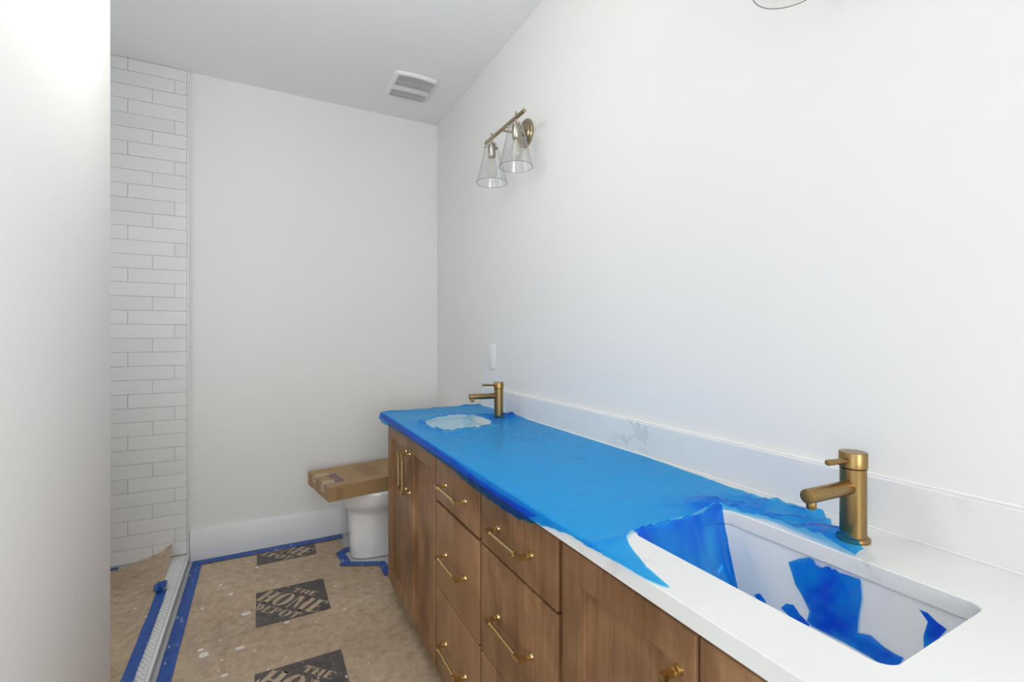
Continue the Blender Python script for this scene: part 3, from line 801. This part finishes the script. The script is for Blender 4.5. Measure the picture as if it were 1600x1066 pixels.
# ---------------------------------------------------------------- toilet and box
TY = 2.845
toi = empty('toilet', (.75, TY, 0), 'white toilet between the wooden vanity and the back wall, box on its bowl', 'toilet')
def egg(xf, xb, hw, z, p=2.4, n=48, taper=.0):
    cx = xf + (xb-xf)*.48; pts = []
    for i in range(n):
        t = 2*PI*i/n; c_, s_ = math.cos(t), math.sin(t)
        ax = (cx-xf) if c_ < 0 else (xb-cx)
        q = p if c_ < 0 else 5
        x = cx + ax*math.copysign(abs(c_)**(2/q), c_); y = hw*math.copysign(abs(s_)**(2/q), s_)
        if taper: y *= 1 - taper*(xb-x)/(xb-xf)
        pts.append((x, TY+y, z))
    return pts
mb = MB()
rings = [egg(.452, 1.05, .128, .006, 3.6, taper=.16), egg(.448, 1.05, .130, .012, 3.6, taper=.16), egg(.446, 1.05, .130, .10, 3.6, taper=.16), egg(.446, 1.05, .128, .20, 3.4, taper=.15), egg(.445, 1.05, .128, .245, 3.3, taper=.15), egg(.439, 1.05, .132, .266, 3.0, taper=.10), egg(.421, 1.05, .150, .284, 2.7, taper=.04), egg(.401, 1.05, .168, .304, 2.5), egg(.386, 1.05, .179, .332, 2.3), egg(.377, 1.05, .184, .370, 2.2), egg(.377, 1.05, .184, .383, 2.2), egg(.381, 1.045, .180, .388, 2.2)]
inner = [egg(.405, .86, .150, .3885, 2.2), egg(.410, .855, .145, .38, 2.2), egg(.44, .80, .11, .29, 2.1), egg(.50, .74, .07, .24, 2.0)]
mb.loft(rings+inner)
mb.build('bowl', M['porcelain'], toi, ang=60)
mb = MB()
def tk(x0, x1, hw, z, r=.03): return [(x, y, z) for x, y in rrect(x0, x1, TY-hw, TY+hw, r)]
mb.loft([tk(.895, 1.078, .175, .3895), tk(.885, 1.080, .190, .42), tk(.872, 1.080, .205, .735)])
mb.build('tank', M['porcelain'], toi, ang=50)
MB().loft([tk(.862, 1.082, .213, .7355), tk(.860, 1.082, .215, .745), tk(.862, 1.082, .213, .765), tk(.872, 1.078, .203, .769)]).build('tank_lid', M['porcelain'], toi, ang=50)
MB().cyl((.875, TY-.14, .68), (.862, TY-.14, .68), .010).box(.855, .862, TY-.19, TY-.135, .673, .687).build('flush_lever', M['chrome'], toi)

# cardboard box, turned slightly, on the bowl rim
B0 = Vector((.310, 2.635, .3905)); ang = math.radians(10); LU = Vector((math.cos(ang), math.sin(ang), 0)); LV = Vector((-math.sin(ang), math.cos(ang), 0))
BL, BWd, BH = .50, .385, .078
box = empty('cardboard_box', B0+LU*BL/2+LV*BWd/2, 'flat brown cardboard carton with purple lettering lying across the toilet bowl', 'box')
def bp(a, b, c_): return B0 + LU*a + LV*b + Vector((0, 0, c_))
def bbox(mb, a0, a1, b0, b1, c0, c1):
    return mb.loft([[bp(a0, b0, c0), bp(a1, b0, c0), bp(a1, b1, c0), bp(a0, b1, c0)], [bp(a0, b0, c1), bp(a1, b0, c1), bp(a1, b1, c1), bp(a0, b1, c1)]])
bbox(MB(), .003, BL-.003, .0, BWd, 0, BH).build('carton', M['card'], box, bev=.0012, seg=1)
bbox(MB(), 0, .0027, .003, BWd-.085, .004, BH-.003).build('end_flap', M['card'], box)
bbox(MB(), -.0004, .0022, BWd-.08, BWd-.002, .002, BH-.002).build('end_flap', M['card'], box)
def topq(mb, a0, a1, b0, b1, z=BH+.0006): mb.add([bp(a0, b0, z), bp(a1, b0, z), bp(a1, b1, z), bp(a0, b1, z)], [(0, 1, 2, 3)])
m1 = MB(); topq(m1, .001, .080, .23, .285); m1.add([bp(-.0007, .23, BH+.0006), bp(-.0007, .285, BH+.0006), bp(-.0007, .285, BH-.035), bp(-.0007, .23, BH-.035)], [(0, 1, 2, 3)])
m1.build('packing_tape', M['clear_tape'], box, smooth=False); m1 = MB(); topq(m1, .001, .065, .07, .125); m1.add([bp(-.0007, .07, BH+.0006), bp(-.0007, .125, BH+.0006), bp(-.0007, .125, BH-.05), bp(-.0007, .07, BH-.05)], [(0, 1, 2, 3)])
m1.build('packing_tape', M['clear_tape'], box, smooth=False)
# purple word, reading across the carton
letters = {'T': (.8, [[(.30, 0), (.50, 0), (.50, .84), (.30, .84)], [(0, .84), (0, 1), (.8, 1), (.8, .84)]]), 'O': (.95, [band(.47, .5, .46, .5, .24, .30, 0, PI), band(.47, .5, .46, .5, .24, .30, PI, 2*PI)])}
m2 = MB(); b_ = .245; kk = .0480
for ch in 'TOTO':
    for poly in letters[ch][1]:
        q = [(.060+y*.050, b_-x*kk) for x, y in poly]
        tris = geometry.tessellate_polygon([[Vector((x, y, 0)) for x, y in q]])
        m2.add([bp(x, y, BH+.0010) for x, y in q], [tuple(t) for t in tris])
    b_ -= (letters[ch][0]+.08)*kk
m2.build('purple_lettering', M['ink_purple'], box, smooth=False)
m3 = MB()
topq(m3, .232, .2335, .06, .33, BH+.0008); topq(m3, .335, .3365, .03, .36, BH+.0008)
for ln in range(7):
    b_ = .32
    while b_ > .07:
        w_ = random.uniform(.008, .022); topq(m3, .245+ln*.0125, .2490+ln*.0125, b_-w_, b_, BH+.0008); b_ -= w_+.005
for q in ((.37, .3715, .20, .38), (.40, .4015, .22, .36), (.37, .46, .20, .2015)): topq(m3, *q, BH+.0008)
for ln, a in enumerate((.045, .057, .069)):
    c_ = .012
    while c_ < (.066 if ln != 1 else .060):
        w_ = random.uniform(.003, .008); m3.add([bp(a, -.0006, c_), bp(a+.0045, -.0006, c_), bp(a+.0045, -.0006, c_+w_), bp(a, -.0006, c_+w_)], [(0, 1, 2, 3)]); c_ += w_+.002
m3.build('small_print', M['ink_red'], box, smooth=False)

# ---------------------------------------------------------------- wall lamps
def wall_lamp(yc, label):
    XB = .960; zb = CAM_H+.929
    r = empty('wall_lamp', (WR, yc, zb), label, 'lamp', 'two-shade brass wall lamps')
    MB().lathe([(0, 0), (.066, 0), (.066, -.008), (.062, -.012), (.050, -.013), (.048, -.020), (.0, -.021)], (WR-.0005, yc+.02, zb+.010), 40, 'x').build('backplate', M['champagne'], r)
    mb = MB(); mb.cyl((WR-.02, yc+.02, zb+.005), (XB, yc+.02, zb), .0055)
    mb.lathe([(0, 0), (.016, 0), (.016, -.012), (.008, -.016), (.006, -.016)], (WR-.021, yc+.02, zb+.010), 20, 'x').build('arm', M['champagne'], r)
    MB().cyl((XB, yc-.195, zb), (XB, yc+.185, zb), .0085, n=24).build('crossbar', M['champagne'], r, bev=.001)
    for sy in (-.122, .118):
        y = yc+sy
        mb = MB(); mb.cyl((XB, y, zb+.024), (XB, y, zb-.03), .0052, n=14)
        mb.lathe([(0, -.028), (.012, -.028), (.018, -.032), (.018, -.088), (.015, -.092), (0, -.092)], (XB, y, zb), 28)
        so = mb.build('socket', M['nickel'], r, ang=40)
        for k in range(3):
            mb = MB(); t = k*2*PI/3+.4; c_, s_ = math.cos(t), math.sin(t)
            mb.cyl((XB+.016*c_, y+.016*s_, zb-.038), (XB+.030*c_, y+.030*s_, zb-.038), .0022, n=8)
            mb.cyl((XB+.030*c_, y+.030*s_, zb-.038), (XB+.038*c_, y+.038*s_, zb-.038), .0055, n=12)
            mb.build('thumb_screw', M['nickel'], so)

        prof = [(.019, -.030), (.026, -.032), (.032, -.042), (.037, -.060), (.0445, -.095), (.0575, -.150), (.073, -.210), (.0718, -.210), (.0563, -.150), (.0433, -.095), (.0357, -.060), (.0305, -.043), (.025, -.034), (.019, -.032)]
        g_ = MB().lathe(prof, (XB, y, zb), 48).build('glass_shade', M['glass'], r, ang=60)
        MB().lathe([(.0732, -.2095), (.0736, -.2105), (.0730, -.2115), (.0716, -.2112), (.0714, -.2102), (.0732, -.2095)], (XB, y, zb), 48).build('shade_rim', M['glass_rim'], g_)
        bl = MB().lathe([(.010, -.092), (.012, -.100), (.022, -.122), (.028, -.145), (.027, -.160), (.020, -.176), (.010, -.184), (.0, -.186)], (XB, y, zb), 28).build('bulb', M['glass'], r, ang=60)
        mb = MB(); mb.cyl((XB, y, zb-.092), (XB, y, zb-.118), .0035, .0025, n=10)
        for k in range(4):
            t = k*PI/2+.3; mb.cyl((XB+.004*math.cos(t), y+.004*math.sin(t), zb-.115), (XB+.006*math.cos(t), y+.006*math.sin(t), zb-.160), .0012, n=6)
        mb.build('filament', M['filament'], bl)
    return r
wall_lamp(1.893, 'brass two-shade glass wall lamp above the sink near the toilet')
wall_lamp(.467, 'brass wall lamp at the top edge of the picture, only a glass shade rim showing')

# ---------------------------------------------------------------- outlet, vent
oy, oz = 2.290, CAM_H-.114
ou = empty('wall_outlet', (WR, oy, oz), 'white double outlet plate on the wall above the small brass tap', 'outlet')
MB().box(WR-.0065, WR-.0003, oy-.046, oy+.040, oz-.066, oz+.066).build('plate', M['white_plastic'], ou, bev=.002)
for dz in (.020, -.020):
    f_ = MB().lathe([(0, 0), (.016, 0), (.0165, .002), (.0165, .003)], (WR-.0090, oy-.003, oz+dz), 24, 'x').build('socket_face', M['white_plastic'], ou, bev=0)
    m_ = MB()
    for q in (-.006, .006): m_.box(WR-.0094, WR-.0086, oy-.003+q-.001, oy-.003+q+.001, oz+dz-.003, oz+dz+.005)
    m_.build('slot', M['sealant'], f_, smooth=False)
MB().cyl((WR-.0064, oy-.003, oz), (WR-.0074, oy-.003, oz), .003, n=12).build('screw', M['white_plastic'], ou)

vx0, vx1, vy0, vy1 = .655, .905, 2.615, 2.880
ve = empty('ceiling_vent', ((vx0+vx1)/2, (vy0+vy1)/2, HC), 'white plastic exhaust fan grille with curved louvre bands on the ceiling', 'vent')
def bow(x): q = (x-(vx0+vx1)/2)/((vx1-vx0)/2); return -.016*(1-q*q)
def vout(ins, z):
    base = dens(rrect(vx0+ins, vx1-ins, vy0+ins, vy1-ins, .02), .02)
    return [(x, y + bow(x)*(1 if y < (vy0+vy1)/2 else -.8), z) for x, y in base]
N_ = len(vout(0, 0))
def vout2(ins, z):
    o = []; cx, cy = (vx0+vx1)/2, (vy0+vy1)/2; k = 1-ins/.12
    return [(cx+(x-cx)*k, cy+(y-cy)*k, z) for x, y, _ in vout(0, 0)]
MB().loft([vout2(0, HC-.0003), vout2(0, HC-.009), vout2(.003, HC-.014), vout2(.008, HC-.017)], cap0=False).build('grille_cover', M['white_plastic'], ve, ang=50)
bands = [(.035, .275), (.300, .460), (.655, .80), (.825, .945)]
mfin = MB(); zb_ = HC-.0172
for (a, b) in bands:
    mbk = MB()
    xa, xb = vx0+.026, vx1-.013; n = 40; dx = (xb-xa)/n
    for i in range(n):
        x_a = xa+dx*i; x_b = x_a+dx
        def yy(f, x): return vy0 + (vy1-vy0)*f + bow(x)*(1-f*.9) + .006
        mbk.add([(x_a, yy(a, x_a), zb_-.0002), (x_b, yy(a, x_b), zb_-.0002), (x_b, yy(b, x_b), zb_-.0002), (x_a, yy(b, x_a), zb_-.0002)], [(0, 1, 2, 3)])
        x = x_a+dx*.5
        mfin.box(x-.0009, x+.0009, yy(a, x), yy(b, x), zb_-.0024, zb_-.0003)
    mbk.build('shade_strip', M['louvre_shade'], ve, smooth=False)  # dark strips on the closed cover stand in for slot shade
    rows = max(2, int((b-a)*20))
    for k in range(rows+1):
        f = a+(b-a)*k/rows
        for i in range(10):
            x_a = xa+(xb-xa)*i/10; x_b = xa+(xb-xa)*(i+1)/10
            mfin.add([(x_a, yy(f, x_a)-.0009, zb_-.0026), (x_b, yy(f, x_b)-.0009, zb_-.0026), (x_b, yy(f, x_b)+.0009, zb_-.0026), (x_a, yy(f, x_a)+.0009, zb_-.0026)], [(0, 1, 2, 3)])
props(mfin.build('louvre_slats', M['white_plastic'], ve, smooth=False), kind='stuff')
